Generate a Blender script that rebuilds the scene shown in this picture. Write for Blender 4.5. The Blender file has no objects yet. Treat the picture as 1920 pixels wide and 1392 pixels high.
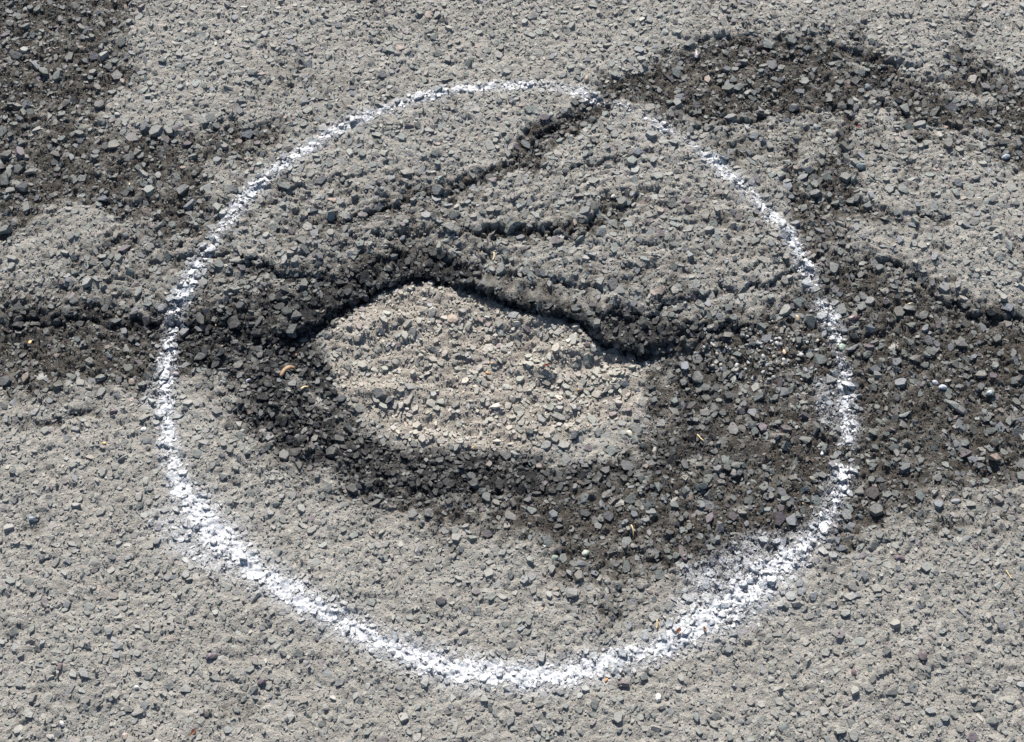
import bpy, bmesh, math, random
import numpy as np
from mathutils import Vector, Matrix, Euler
from mathutils.bvhtree import BVHTree

random.seed(7)
RNG = np.random.default_rng(11)
scene = bpy.context.scene
COL = scene.collection

# ------------------------------------------------------------------ camera, sky, sun, exposure
W_PX, H_PX = 1920.0, 1392.0
DEP = math.radians(60.0)            # looking down at the road
DIST = 1.32
FRAME_W = 0.90                      # metres across the frame at its centre
cam_data = bpy.data.cameras.new('camera')
cam = bpy.data.objects.new('camera', cam_data)
COL.objects.link(cam)
cam_loc = Vector((0.0, -DIST * math.cos(DEP), DIST * math.sin(DEP)))
cam.location = cam_loc
cam.rotation_euler = (math.radians(90) - DEP, 0, 0)
cam_data.sensor_fit = 'HORIZONTAL'
cam_data.sensor_width = 36.0
cam_data.lens = 36.0 * DIST / FRAME_W
cam_data.clip_start = 0.01
cam_data.clip_end = 500.0
scene.camera = cam

SUN_EL = math.radians(39.0)
SUN_AZ = math.radians(-10.0)        # from the far side of the hole, a little from the left
world = bpy.data.worlds.new('World')
scene.world = world
world.use_nodes = True
wn = world.node_tree
wn.nodes.clear()
sky = wn.nodes.new('ShaderNodeTexSky')
sky.sky_type = 'NISHITA'
sky.sun_disc = False
sky.sun_elevation = SUN_EL
sky.sun_rotation = SUN_AZ
bg = wn.nodes.new('ShaderNodeBackground')
bg.inputs['Strength'].default_value = 0.065
wo = wn.nodes.new('ShaderNodeOutputWorld')
wn.links.new(sky.outputs[0], bg.inputs['Color'])
wn.links.new(bg.outputs[0], wo.inputs['Surface'])

sun_data = bpy.data.lights.new('sun', 'SUN')
sun_data.energy = 4.2
sun_data.angle = math.radians(0.6)
sun_data.color = (1.0, 0.955, 0.89)
sun = bpy.data.objects.new('sun', sun_data)
COL.objects.link(sun)
sdir = Vector((math.sin(SUN_AZ) * math.cos(SUN_EL), math.cos(SUN_AZ) * math.cos(SUN_EL), math.sin(SUN_EL)))
sun.rotation_euler = (-sdir).to_track_quat('-Z', 'Y').to_euler()
sun.location = sdir * 5

vs = scene.view_settings
vs.view_transform = 'Standard'
vs.look = 'None'
vs.exposure = 0.98
vs.gamma = 1.0
vs.use_curve_mapping = False

# ------------------------------------------------------------------ helpers: photo points to the ground, noise, fields
FWD = np.array([0, math.cos(DEP), -math.sin(DEP)])
UPV = np.array([0, math.sin(DEP), math.cos(DEP)])
S = FRAME_W / W_PX                  # metres for one photo pixel at the centre

def P(px, py, z=0.0):
    """photo pixel -> point of the level z of the road, in metres"""
    px = np.asarray(px, float); py = np.asarray(py, float)
    u = (px - W_PX / 2) * S / DIST
    v = (H_PX / 2 - py) * S / DIST
    d = FWD[:, None] + np.outer([1, 0, 0], u.ravel()) + np.outer(UPV, v.ravel())
    t = (z - cam_loc.z) / d[2]
    return np.stack([cam_loc.x + t * d[0], cam_loc.y + t * d[1]], 1)

_LAT = np.random.default_rng(5).random((8, 256, 256))
def vnoise(x, y, f, seed=0):
    c, s = math.cos(seed * 1.7 + .4), math.sin(seed * 1.7 + .4)
    u = (x * c - y * s) * f + seed * 17.3 + 1000
    v = (x * s + y * c) * f + seed * 9.1 + 1000
    iu = np.floor(u).astype(int); iv = np.floor(v).astype(int)
    fu = u - iu; fv = v - iv
    fu = fu * fu * (3 - 2 * fu); fv = fv * fv * (3 - 2 * fv)
    L = _LAT[seed % 8]
    a = L[iu % 256, iv % 256]; b = L[(iu + 1) % 256, iv % 256]
    c2 = L[iu % 256, (iv + 1) % 256]; d = L[(iu + 1) % 256, (iv + 1) % 256]
    return (a * (1 - fu) + b * fu) * (1 - fv) + (c2 * (1 - fu) + d * fu) * fv

def fbm(x, y, f, octs=4, seed=0, gain=.5):
    tot = 0; amp = 1; n = 0
    for i in range(octs):
        tot = tot + amp * vnoise(x, y, f * 2.03 ** i, seed + i)
        n += amp; amp *= gain
    return tot / n

def sstep(a, b, x):
    t = np.clip((x - a) / (b - a), 0, 1)
    return t * t * (3 - 2 * t)

def stroke_field(x, y, pts, z=0.0):
    """pts: (px, py, half width px, strength). returns the largest strength * falloff, soft edge"""
    pts = np.array(pts, float)
    xy = P(pts[:, 0], pts[:, 1], z); hw = pts[:, 2] * S; st = pts[:, 3]
    best = np.zeros_like(x)
    for i in range(len(pts) - 1):
        ax, ay = xy[i]; bx, by = xy[i + 1]
        m = max(hw[i], hw[i + 1]) * 3 + 1e-4
        sel = np.nonzero((x > min(ax, bx) - m) & (x < max(ax, bx) + m) & (y > min(ay, by) - m) & (y < max(ay, by) + m))[0]
        if len(sel) == 0: continue
        X, Y = x[sel], y[sel]
        dx, dy = bx - ax, by - ay
        t = np.clip(((X - ax) * dx + (Y - ay) * dy) / (dx * dx + dy * dy + 1e-12), 0, 1)
        d = np.hypot(X - ax - t * dx, Y - ay - t * dy)
        h = hw[i] + (hw[i + 1] - hw[i]) * t
        v = (st[i] + (st[i + 1] - st[i]) * t) * (1 - sstep(.45, 1.55, d / h))
        best[sel] = np.maximum(best[sel], v)
    return best

def stroke_rel(x, y, pts):
    """distance over half width, and strength, of the nearest piece of a stroke"""
    pts = np.array(pts, float)
    xy = P(pts[:, 0], pts[:, 1]); hw = pts[:, 2] * S; st = pts[:, 3]
    rel = np.full_like(x, 9.0); stv = np.zeros_like(x)
    for i in range(len(pts) - 1):
        ax, ay = xy[i]; bx, by = xy[i + 1]
        dx, dy = bx - ax, by - ay
        t = np.clip(((x - ax) * dx + (y - ay) * dy) / (dx * dx + dy * dy + 1e-12), 0, 1)
        d = np.hypot(x - ax - t * dx, y - ay - t * dy) / (hw[i] + (hw[i + 1] - hw[i]) * t)
        b = d < rel
        rel[b] = d[b]; stv[b] = (st[i] + (st[i + 1] - st[i]) * t)[b]
    return rel, stv

def poly_sd(x, y, pts, z=0.0):
    """signed distance in metres to a polygon (inside > 0), and a per-corner value at the nearest edge"""
    pts = np.array(pts, float)
    xy = P(pts[:, 0], pts[:, 1], z); val = pts[:, 2] if pts.shape[1] > 2 else np.zeros(len(pts))
    n = len(xy)
    best = np.full_like(x, 1e9); vout = np.zeros_like(x); ins = np.zeros(x.shape, bool)
    for i in range(n):
        ax, ay = xy[i]; bx, by = xy[(i + 1) % n]
        dx, dy = bx - ax, by - ay
        t = np.clip(((x - ax) * dx + (y - ay) * dy) / (dx * dx + dy * dy + 1e-12), 0, 1)
        d = np.hypot(x - ax - t * dx, y - ay - t * dy)
        b = d < best
        best[b] = d[b]; vout[b] = (val[i] + (val[(i + 1) % n] - val[i]) * t)[b]
        c = ((ay > y) != (by > y)) & (x < (bx - ax) * (y - ay) / (by - ay + 1e-15) + ax)
        ins ^= c
    return np.where(ins, best, -best), vout

def poly_soft(x, y, pts, soft, z=0.0):
    d, _ = poly_sd(x, y, pts, z)
    return sstep(-soft * S, soft * S, d)

# ------------------------------------------------------------------ what lies where on this piece of road
# earth-filled, worn patches
DIRT_POLYS = [
    (30, .85, [(-200, -200), (225, -200), (240, 20), (235, 90), (262, 150), (205, 190), (175, 232), (250, 262), (330, 240), (440, 212), (515, 238), (480, 290),
               (400, 320), (405, 380), (392, 440), (340, 430), (250, 440), (190, 400), (130, 385), (95, 415), (40, 440), (-200, 450)]),
    (28, .9, [(-200, 575), (60, 560), (200, 568), (330, 560), (460, 575), (560, 570), (600, 600), (560, 660), (420, 690), (330, 705), (240, 750), (150, 748), (60, 730), (-200, 735)]),
    (24, .95, [(1210, 118), (1290, 72), (1350, 62), (1470, 78), (1540, 55), (1592, 55), (1600, 92), (1660, 112), (1720, 140), (1780, 140), (1808, 90), (1838, 66), (1852, 120), (1920, 150), (2200, 170),
               (2200, 330), (1920, 300), (1865, 262), (1790, 238), (1720, 228), (1660, 196), (1560, 206), (1470, 214), (1400, 206), (1330, 252), (1270, 236), (1190, 205), (1130, 190), (1150, 160)]),
    (44, .95, [(1290, 590), (1400, 600), (1470, 560), (1510, 510), (1545, 450), (1620, 470), (1700, 505), (1760, 545), (1850, 582), (2200, 600), (2200, 880), (1920, 905), (1860, 930), (1760, 945),
               (1680, 985), (1590, 1000), (1510, 1030), (1440, 1072), (1380, 1108), (1290, 1112), (1220, 1085), (1120, 1105), (1035, 1085), (1015, 1030), (940, 985), (850, 950),
               (1000, 900), (1200, 850), (1250, 760), (1230, 680)]),
    (16, .8, [(1520, 345), (1560, 315), (1600, 335), (1600, 385), (1680, 395), (1800, 408), (1790, 430), (1680, 425), (1620, 430), (1600, 470), (1540, 460), (1520, 420)]),
    (18, .85, [(1850, 270), (1960, 280), (1960, 340), (1890, 325), (1850, 300)]),
    (20, .7, [(430, 560), (560, 535), (640, 520), (700, 470), (760, 452), (850, 462), (880, 500), (760, 520), (640, 570), (520, 610)]),
]
DIRT_STROKES = [
    [(340, 660, 50, .5), (440, 720, 60, .45), (520, 800, 60, .42), (640, 880, 60, .42), (800, 925, 60, .5), (950, 950, 70, .6), (1150, 990, 90, .65)],
    [(380, 430, 90, .34), (560, 400, 110, .34), (800, 400, 100, .30), (1050, 390, 90, .26), (1250, 450, 100, .30), (1400, 420, 90, .28)],
    [(0, 500, 90, .34), (200, 500, 90, .36), (420, 530, 70, .5), (560, 500, 50, .5)],
    [(620, 470, 50, .45), (800, 450, 50, .45), (900, 470, 40, .4), (1000, 510, 40, .4), (1120, 530, 50, .45), (1350, 570, 50, .5)],
    [(1400, 260, 90, .34), (1560, 260, 100, .34), (1720, 320, 90, .22)],
    [(1560, 930, 90, .4), (1750, 960, 70, .4), (1900, 930, 70, .4)],
    [(480, 180, 60, .2), (420, 260, 80, .3)],
    [(835, 372, 18, .7), (880, 350, 20, .75), (925, 318, 18, .9), (965, 295, 18, .95), (1000, 262, 22, .95), (1050, 235, 28, .95), (1110, 205, 26, .95), (1170, 175, 30, .95), (1250, 130, 34, .95)],
    [(1080, 240, 18, .9), (1040, 275, 22, .8), (985, 300, 18, .6)],
    [(560, 425, 12, .5), (640, 412, 18, .75), (720, 385, 20, .75), (790, 368, 18, .8), (850, 360, 18, .7)],
    [(700, 372, 15, .6), (760, 400, 12, .5), (860, 428, 14, .75), (930, 422, 14, .8), (1010, 425, 14, .8), (1080, 428, 14, .8), (1112, 405, 14, .8), (1150, 380, 16, .7), (1230, 360, 10, .5)],
    [(390, 470, 14, .8), (450, 490, 14, .75), (540, 495, 14, .8), (600, 515, 14, .8), (660, 505, 16, .7)],
    [(560, 205, 8, .2), (500, 235, 22, .6), (470, 260, 18, .5)],
    [(1565, 200, 18, .9), (1578, 260, 22, .9), (1568, 330, 24, .9)],
    [(1470, 215, 12, .6), (1490, 290, 16, .8), (1492, 360, 18, .85), (1510, 420, 22, .85), (1535, 470, 26, .9), (1560, 520, 30, .95), (1600, 570, 30, .95)],
    [(1700, 225, 14, .7), (1760, 260, 16, .7), (1820, 300, 14, .5)],
    [(1640, 110, 12, .6), (1620, 40, 8, .4)],
    [(1830, 70, 14, .8), (1840, 10, 10, .4)],
    [(1450, 470, 10, .5), (1500, 500, 16, .8), (1540, 540, 22, .9)],
    [(1240, 560, 10, .6), (1260, 540, 10, .5), (1330, 535, 8, .4)],
    [(1150, 1152, 13, .4), (1175, 1146, 10, .3)],
    [(890, 990, 16, .5), (940, 1010, 14, .5)],
    [(20, 800, 20, .3), (90, 800, 14, .4), (160, 775, 16, .5)],
    [(1730, 985, 20, .5), (1790, 1000, 22, .6), (1830, 985, 14, .4)],
    [(1210, 690, 24, .5), (1260, 760, 40, .8), (1240, 830, 40, .8)],
]
# sound crust left standing in them
ISLANDS = [
    [(1560, 132, 26, .6), (1600, 138, 22, .6)], [(1800, 172, 30, .75), (1850, 185, 30, .75)], [(1300, 238, 26, .6), (1340, 232, 20, .5)], [(1320, 148, 26, .35), (1345, 150, 20, .3)],
    [(230, 205, 34, .7), (310, 225, 36, .7)], [(125, 400, 30, .75), (175, 412, 26, .7)], [(20, 480, 50, .55), (110, 470, 44, .5)],
    [(1480, 255, 40, .5), (1540, 290, 30, .5)], [(1750, 330, 60, .5), (1850, 380, 60, .6)],
    [(1700, 430, 60, .6), (1800, 480, 50, .7), (1880, 530, 40, .7)], [(1180, 1000, 16, .3), (1240, 1010, 20, .3)],
]
# raw bitumen, torn open round the hole; the lip stroke also paints its shadow side black
TAR_SHADE_STROKES = [
    [(330, 640, 24, .3), (410, 655, 46, .85), (480, 700, 52, 1), (530, 765, 58, 1), (600, 825, 58, 1), (700, 872, 52, 1), (820, 892, 50, 1), (950, 896, 42, .95), (1080, 886, 34, .9), (1200, 880, 30, .6)],
    [(540, 640, 34, .9), (585, 690, 36, .9), (620, 740, 30, .85), (650, 800, 30, .8)],
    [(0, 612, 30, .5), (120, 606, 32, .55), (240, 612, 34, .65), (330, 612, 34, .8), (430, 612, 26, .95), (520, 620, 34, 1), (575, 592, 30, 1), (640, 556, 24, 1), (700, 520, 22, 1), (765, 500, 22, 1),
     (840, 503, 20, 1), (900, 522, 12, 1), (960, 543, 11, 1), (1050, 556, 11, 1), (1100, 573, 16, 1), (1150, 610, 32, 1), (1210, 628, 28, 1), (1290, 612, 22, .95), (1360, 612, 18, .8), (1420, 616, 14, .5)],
    [(1120, 575, 18, .8), (1180, 590, 26, .85), (1240, 600, 18, .7)],
    [(440, 575, 34, .45), (540, 560, 40, .75), (640, 525, 36, .85), (720, 488, 30, .9), (800, 482, 26, .85), (890, 494, 14, .8), (930, 515, 9, .6)],
    [(1110, 565, 14, .6), (1150, 580, 20, .85)],
    [(1300, 660, 30, .4), (1330, 740, 40, .45), (1300, 820, 40, .5), (1200, 870, 30, .6)],
    [(1680, 520, 8, .3), (1780, 580, 10, .5), (1920, 590, 10, .5)],
    [(360, 480, 8, .5), (430, 482, 8, .5), (500, 498, 9, .6), (570, 508, 9, .6)],
    [(930, 330, 7, .6), (985, 300, 8, .7), (1030, 240, 7, .6)],
    [(1090, 425, 7, .5), (1112, 400, 6, .5)],
]
# swept, sandy floor of the hole
FLOOR = [(640, 600), (690, 560), (745, 532), (830, 530), (900, 545), (960, 563), (1050, 575), (1100, 590), (1130, 625), (1170, 655), (1215, 690), (1200, 730), (1190, 775),
         (1120, 795), (1060, 830), (990, 850), (880, 850), (790, 838), (735, 815), (700, 785), (650, 740), (620, 690), (608, 640)]
# rim of the hole: (px, py, width of its slope in mm)
RIM = [(310, 606, 14), (420, 606, 12), (500, 612, 12), (560, 592, 8), (610, 570, 7), (660, 540, 6.5), (710, 512, 6.5), (765, 498, 6.5), (835, 502, 6.5), (900, 520, 6.5), (950, 541, 6.5), (1050, 556, 6.5), (1100, 572, 7),
       (1135, 612, 7), (1190, 640, 8), (1240, 634, 16), (1300, 618, 28), (1390, 620, 55), (1470, 650, 70), (1500, 740, 80), (1430, 850, 90), (1300, 930, 85), (1130, 955, 75), (950, 950, 70), (800, 935, 70),
       (680, 905, 65), (560, 840, 60), (470, 760, 55), (400, 690, 45), (330, 650, 30)]
# sprayed ring: (px, py, half width px, strength)
PAINT = [(1000, 161, 11, .75), (925, 163, 11, .75), (860, 168, 11, .72), (800, 178, 12, .8), (740, 197, 12, .8), (690, 216, 13, .8), (645, 234, 15, .9), (610, 252, 14, .9), (575, 276, 14, .8),
         (540, 301, 15, .85), (505, 326, 15, .85), (475, 352, 15, .85), (450, 382, 15, .8), (425, 412, 14, .8), (405, 444, 12, .72), (388, 468, 13, .8), (372, 490, 16, .9), (354, 525, 16, .85),
         (338, 556, 16, .85), (326, 582, 16, .8), (320, 606, 16, .8), (316, 628, 11, .6), (314, 648, 13, .75), (312, 682, 15, .85), (309, 720, 15, .85), (309, 760, 15, .95), (313, 800, 14, .95), (318, 840, 16, .95),
         (326, 880, 18, .98), (340, 915, 20, 1), (362, 950, 30, 1.05), (388, 986, 33, 1.1), (420, 1022, 33, 1.05), (462, 1056, 27, 1.0), (510, 1090, 25, 1), (562, 1121, 24, 1), (620, 1154, 23, 1), (680, 1187, 23, 1),
         (740, 1214, 22, 1), (800, 1237, 26, 1.05), (855, 1254, 27, 1.05), (920, 1264, 24, 1), (1000, 1269, 24, .98), (1060, 1265, 24, 1), (1120, 1250, 23, 1), (1180, 1231, 22, .98), (1240, 1210, 21, .92),
         (1300, 1178, 30, 1), (1350, 1148, 36, 1.08), (1398, 1112, 38, 1.08), (1440, 1075, 36, 1.0), (1490, 1038, 27, .92), (1528, 1000, 20, .85), (1556, 960, 19, .85), (1570, 925, 19, .9), (1582, 885, 18, .9),
         (1585, 872, 15, .8), (1586, 866, 8, .0), (1588, 836, 8, .0), (1590, 829, 13, .7), (1592, 800, 17, .88), (1592, 780, 16, .9), (1589, 745, 15, .85), (1584, 715, 15, .8), (1583, 690, 12, .7), (1577, 660, 9, .55),
         (1570, 625, 14, .6), (1563, 604, 18, .8), (1550, 580, 18, .8), (1541, 562, 16, .8), (1536, 550, 12, .3), (1532, 544, 10, .1), (1526, 530, 16, .75), (1512, 497, 15, .9), (1497, 465, 13, .8), (1472, 426, 14, .85),
         (1440, 392, 13, .85), (1410, 363, 13, .7), (1384, 336, 14, .8), (1346, 304, 15, .9), (1312, 281, 12, .7), (1290, 268, 9, .2), (1268, 252, 11, .5), (1240, 235, 14, .85), (1216, 221, 11, .6), (1195, 210, 9, .1), (1180, 204, 10, .5),
         (1160, 196, 10, .45), (1140, 190, 8, .2), (1115, 182, 11, .8), (1070, 170, 12, .7), (1030, 163, 11, .6), (1000, 161, 11, .75)]
SPRAY_EXTRA = [
    [(300, 965, 22, .3), (340, 1000, 34, .6), (390, 1040, 30, .55), (450, 1078, 18, .3)],
    [(1280, 1150, 30, .4), (1340, 1100, 50, .55), (1420, 1040, 40, .5), (1470, 1010, 20, .3)],
    [(1300, 1075, 24, .45), (1340, 1080, 20, .35)],
    [(1545, 720, 20, .45), (1555, 780, 20, .4)],
    [(285, 720, 16, .3), (282, 760, 14, .3)],
]
PEBBLE_BED = [(1280, 625), (1400, 590), (1500, 600), (1560, 640), (1570, 700), (1530, 725), (1400, 700), (1300, 700)]

FLOOR_Z = -.0115

# broken steps: surface drops on the near side of the line and climbs back slowly. (drop mm, run-out mm, points px + strength)
LEDGES = [
    (3.6, 16, [(360, 474, .5), (430, 477, .9), (490, 486, 1), (560, 505, 1), (620, 514, 1), (680, 500, .8), (730, 482, .3)]),
    (2.6, 14, [(560, 418, .3), (640, 404, .8), (720, 380, .9), (790, 366, 1), (850, 352, .9), (900, 332, .9), (940, 312, .8), (985, 285, .8), (1015, 245, .8), (1060, 222, .6), (1110, 196, .4), (1150, 168, .3)]),
    (3.0, 16, [(640, 428, .4), (720, 436, .8), (800, 424, .7), (860, 432, 1), (930, 424, 1), (1000, 428, 1), (1085, 436, 1), (1110, 412, .9), (1118, 388, .8), (1180, 372, .7), (1240, 352, .3)]),
    (3.6, 10, [(880, 452, .4), (925, 462, .8), (915, 480, 1), (890, 500, 1)]),
    (3.2, 14, [(-60, 606, .8), (60, 596, .8), (150, 592, .9), (240, 598, 1), (320, 602, 1), (380, 600, .9)]),
    (2.2, 12, [(-40, 520, .3), (80, 538, .7), (180, 530, .6), (260, 516, .6), (350, 498, .5)]),
    (3.6, 14, [(1120, 566, .6), (1170, 580, 1), (1215, 588, 1), (1240, 566, .9), (1300, 545, .7), (1380, 538, .7), (1450, 522, .8), (1500, 498, .5)]),
    (2.6, 14, [(1280, 480, .3), (1340, 498, .6), (1400, 492, .6), (1450, 470, .3)]),
    (4.2, 16, [(1600, 466, .3), (1660, 484, .8), (1720, 512, 1), (1780, 560, 1), (1850, 588, 1), (1940, 598, 1)]),
    (3.0, 14, [(1290, 612, 1), (1380, 610, .9), (1450, 596, .8), (1520, 606, .6), (1600, 622, .6), (1700, 604, .5), (1780, 612, .3)]),
    (3.0, 14, [(1270, 248, .4), (1330, 232, .8), (1400, 214, .9), (1470, 206, .8), (1560, 196, .9), (1660, 190, .9), (1730, 222, .9), (1800, 240, .8), (1880, 262, .6)]),
    (3.0, 14, [(1280, 76, .3), (1350, 66, .6), (1440, 84, .5), (1520, 70, .3), (1600, 92, .6), (1680, 118, .6), (1760, 142, .5), (1820, 120, .4), (1860, 128, .5), (1960, 150, .3)]),
    (2.4, 12, [(1590, 384, .5), (1660, 396, .9), (1740, 404, .9), (1810, 412, .4)]),
    (2.0, 12, [(450, 360, .2), (540, 352, .6), (620, 335, .6), (700, 318, .4)]),
    (2.2, 12, [(980, 330, .4), (1060, 318, .7), (1140, 300, .7), (1230, 285, .4)]),
    (2.2, 12, [(540, 548, .4), (610, 534, .9), (660, 512, .8), (740, 470, .9), (820, 466, .9), (890, 482, .6)]),
    (2.0, 12, [(130, 380, .3), (230, 372, .6), (330, 392, .6), (400, 380, .3)]),
    (2.0, 12, [(940, 500, .5), (1010, 512, .9), (1080, 524, .9), (1130, 548, .6)]),
    (1.8, 12, [(1160, 470, .3), (1230, 452, .7), (1300, 430, .6), (1390, 425, .3)]),
]
def ledges(x, y):
    """(drop in metres, how much earth has gathered under the step)"""
    z = np.zeros_like(x); e = np.zeros_like(x)
    jx = x + (vnoise(x, y, 95, 6) - .5) * .013 + (vnoise(x, y, 260, 7) - .5) * .006
    jy = y + (vnoise(x, y, 95, 3) - .5) * .013 + (vnoise(x, y, 260, 4) - .5) * .006
    for d, run, pts in LEDGES:
        pts = np.array(pts, float); xy = P(pts[:, 0], pts[:, 1]); st = pts[:, 2]
        m = run * .004
        sel = np.nonzero((jx > xy[:, 0].min() - m) & (jx < xy[:, 0].max() + m) & (jy > xy[:, 1].min() - m) & (jy < xy[:, 1].max() + m))[0]
        X, Y = jx[sel], jy[sel]
        best = np.full(X.shape, 9.0); side = np.zeros(X.shape); stv = np.zeros(X.shape)
        for i in range(len(xy) - 1):
            ax, ay = xy[i]; dx, dy = xy[i + 1] - xy[i]
            tr = ((X - ax) * dx + (Y - ay) * dy) / (dx * dx + dy * dy)
            t = np.clip(tr, 0, 1)
            q = np.hypot(X - ax - t * dx, Y - ay - t * dy)
            b = q < best
            best[b] = q[b]; side[b] = (dx * (Y - ay) - dy * (X - ax))[b]
            f = st[i] + (st[i + 1] - st[i]) * t
            if i == 0: f = f * np.exp(np.minimum(tr, 0) * 2)
            stv[b] = f[b]
        sdist = np.where(side < 0, best, -best)
        prof = sstep(-.0006, .0022, sdist) * np.exp(-np.maximum(sdist - .003, 0) / (run * .001)) * stv
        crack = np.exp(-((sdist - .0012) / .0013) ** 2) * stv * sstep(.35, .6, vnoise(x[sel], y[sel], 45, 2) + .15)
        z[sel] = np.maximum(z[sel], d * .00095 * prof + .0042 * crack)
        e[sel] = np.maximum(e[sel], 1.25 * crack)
        e[sel] = np.maximum(e[sel], stv * sstep(-.001, .0015, sdist) * np.exp(-np.maximum(sdist, 0) / .0055))
    return z, e

def warp(x, y, a=1.0):
    wx = x + a * ((fbm(x, y, 28, 3, 1) - .5) * .044 + (vnoise(x, y, 160, 3) - .5) * .009)
    wy = y + a * ((fbm(x, y, 28, 3, 2) - .5) * .044 + (vnoise(x, y, 160, 4) - .5) * .009)
    return wx, wy

def fields(x, y):
    wx, wy = warp(x, y)
    dirt = np.zeros_like(x)
    for soft, st, pts in DIRT_POLYS:
        dirt = np.maximum(dirt, st * poly_soft(wx, wy, pts, soft * 1.7))
    for s in DIRT_STROKES:
        dirt = np.maximum(dirt, stroke_field(wx, wy, s))
    for s in ISLANDS:
        dirt = dirt * (1 - stroke_field(wx, wy, s))
    n = fbm(x, y, 55, 4, 5)
    brk = fbm(x, y, 150, 3, 3, .6) - .5
    dirt = dirt * (1.0 + (n - .5) * .9) + sstep(.58, .80, fbm(x, y, 20, 5, 6)) * .30
    dirt = dirt + brk * 1.0 * sstep(0, .25, dirt)
    dirt = .55 * np.clip(dirt, 0, 1) + .45 * sstep(.12, .85, dirt)
    _, under = ledges(x, y)
    dirt = np.clip(np.maximum(dirt, under * .6), 0, 1)
    sx, sy = warp(x, y, .42)
    tar = np.zeros_like(x)
    for i, s in enumerate(TAR_SHADE_STROKES):
        tar = np.maximum(tar, stroke_field(sx, sy, s, -.006 if i < 2 else 0.0))
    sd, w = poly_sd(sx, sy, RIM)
    tar = np.maximum(tar, sstep(-.008, -.001, sd) * sstep(.020, .014, sd) * sstep(30, 16, w))  # bitumen on the torn face, run on below to paint the lip's shadow black
    tar = np.clip(tar * (1.10 + (n - .5) * 1.6) + brk * 1.3 * sstep(.05, .3, tar) * sstep(1.1, .7, tar), 0, 1)
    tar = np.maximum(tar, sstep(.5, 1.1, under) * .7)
    pale = poly_soft(sx, sy, FLOOR, 18, FLOOR_Z)
    pale = sstep(.2, .8, pale + brk * .8 * sstep(0, .2, pale)) * np.clip(1.1 - .35 * sstep(.5, .75, fbm(x, y, 45, 3, 9)), 0, 1)
    pale = pale * np.clip(sstep(1.3, 2.3, sd / (w * .001)) + sstep(25, 45, w), 0, 1)
    tar = tar * (1 - pale); dirt = dirt * (1 - pale)
    return dirt, tar, pale, under

def macro_height(x, y, dirt, tar, pale):
    sx, sy = warp(x, y, .42)
    sx = sx + (vnoise(x, y, 330, 1) - .5) * .0035; sy = sy + (vnoise(x, y, 330, 2) - .5) * .0035
    sd, w = poly_sd(sx, sy, RIM)
    w = w * .001
    xl, xm, xr, xq = (P(a, 600)[0][0] for a in (400, 600, 1230, 1450))
    dsc = (.30 + .70 * sstep(xl, xm, x)) * (1 - .45 * sstep(xr, xq, x))
    depth = .0120 * dsc * sstep(-.05, 1.0, sd / w)
    # sagging lip above the torn edge
    lip = np.where(sd < 0, np.exp(np.minimum(sd, 0) / .016), 1) * sstep(.055, .012, w) * .0016 * dsc
    folds, _ = ledges(x, y)
    # layers of the slab around the hole have come away in steps
    zone = np.maximum(stroke_field(x, y, [(420, 480, 130, .8), (800, 400, 170, 1), (1200, 420, 170, 1), (1450, 300, 170, .9), (1700, 200, 200, .8)]),
                      stroke_field(x, y, [(0, 600, 110, .7), (300, 560, 110, .7), (1300, 600, 120, .8), (1700, 620, 200, .8)]))
    tt = fbm(x * .6, y, 26, 3, 5) * 9
    fr = tt - np.floor(tt)
    folds = folds + zone * .0026 * (tt - np.floor(tt) - sstep(.0, .22, fr)) * -1
    # slab above the hole sags towards it on the left
    sag = .0036 * stroke_field(x, y, [(480, 560, 60, .6), (600, 520, 60, 1), (760, 465, 50, 1), (880, 480, 40, .8)])
    z = -depth - lip - folds - sag - .0034 * dirt * (1 - sstep(0, .02, sd) * .6) - .0015 * tar
    z = z + (fbm(x, y, 14, 3, 2) - .5) * .006 + (fbm(x, y, 60, 3, 4) - .5) * .0030
    z = z + pale * ((fbm(x * .55, y, 60, 3, 7) - .5) * .012)
    rough = .0030 + .0034 * sstep(.2, .9, tar) + .0020 * dirt
    z = z + (fbm(x, y, 150, 3, 6, .6) - .5) * rough
    # crumbs and pits
    return z + (.0011 + .0009 * np.maximum(dirt, tar)) * sstep(.52, .8, vnoise(x, y, 300, 2)) - .0012 * sstep(.62, .85, vnoise(x, y, 210, 5))

# ------------------------------------------------------------------ materials
def new_mat(name):
    m = bpy.data.materials.new(name); m.use_nodes = True
    t = m.node_tree; t.nodes.clear()
    out = t.nodes.new('ShaderNodeOutputMaterial')
    b = t.nodes.new('ShaderNodeBsdfPrincipled')
    t.links.new(b.outputs[0], out.inputs['Surface'])
    return m, t, b

def attr(t, n):
    a = t.nodes.new('ShaderNodeAttribute'); a.attribute_name = n; return a

def mixc(t, f, a, b, mode='MIX'):
    m = t.nodes.new('ShaderNodeMix'); m.data_type = 'RGBA'; m.blend_type = mode
    for k, v in ((0, f), (6, a), (7, b)):
        if isinstance(v, (int, float)): m.inputs[k].default_value = v
        elif isinstance(v, tuple): m.inputs[k].default_value = v + (1,) if len(v) == 3 else v
        else: t.links.new(v, m.inputs[k])
    return m.outputs[2]

def math_n(t, op, a, b=None, clamp=False):
    m = t.nodes.new('ShaderNodeMath'); m.operation = op; m.use_clamp = clamp
    for i, v in enumerate((a, b)):
        if v is None: continue
        if isinstance(v, (int, float)): m.inputs[i].default_value = v
        else: t.links.new(v, m.inputs[i])
    return m.outputs[0]

def noise_n(t, scale, detail=3, rough=.55):
    tc = t.nodes.new('ShaderNodeNewGeometry')
    n = t.nodes.new('ShaderNodeTexNoise'); n.inputs['Scale'].default_value = scale
    n.inputs['Detail'].default_value = detail; n.inputs['Roughness'].default_value = rough
    t.links.new(tc.outputs['Position'], n.inputs['Vector'])
    return n

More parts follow.
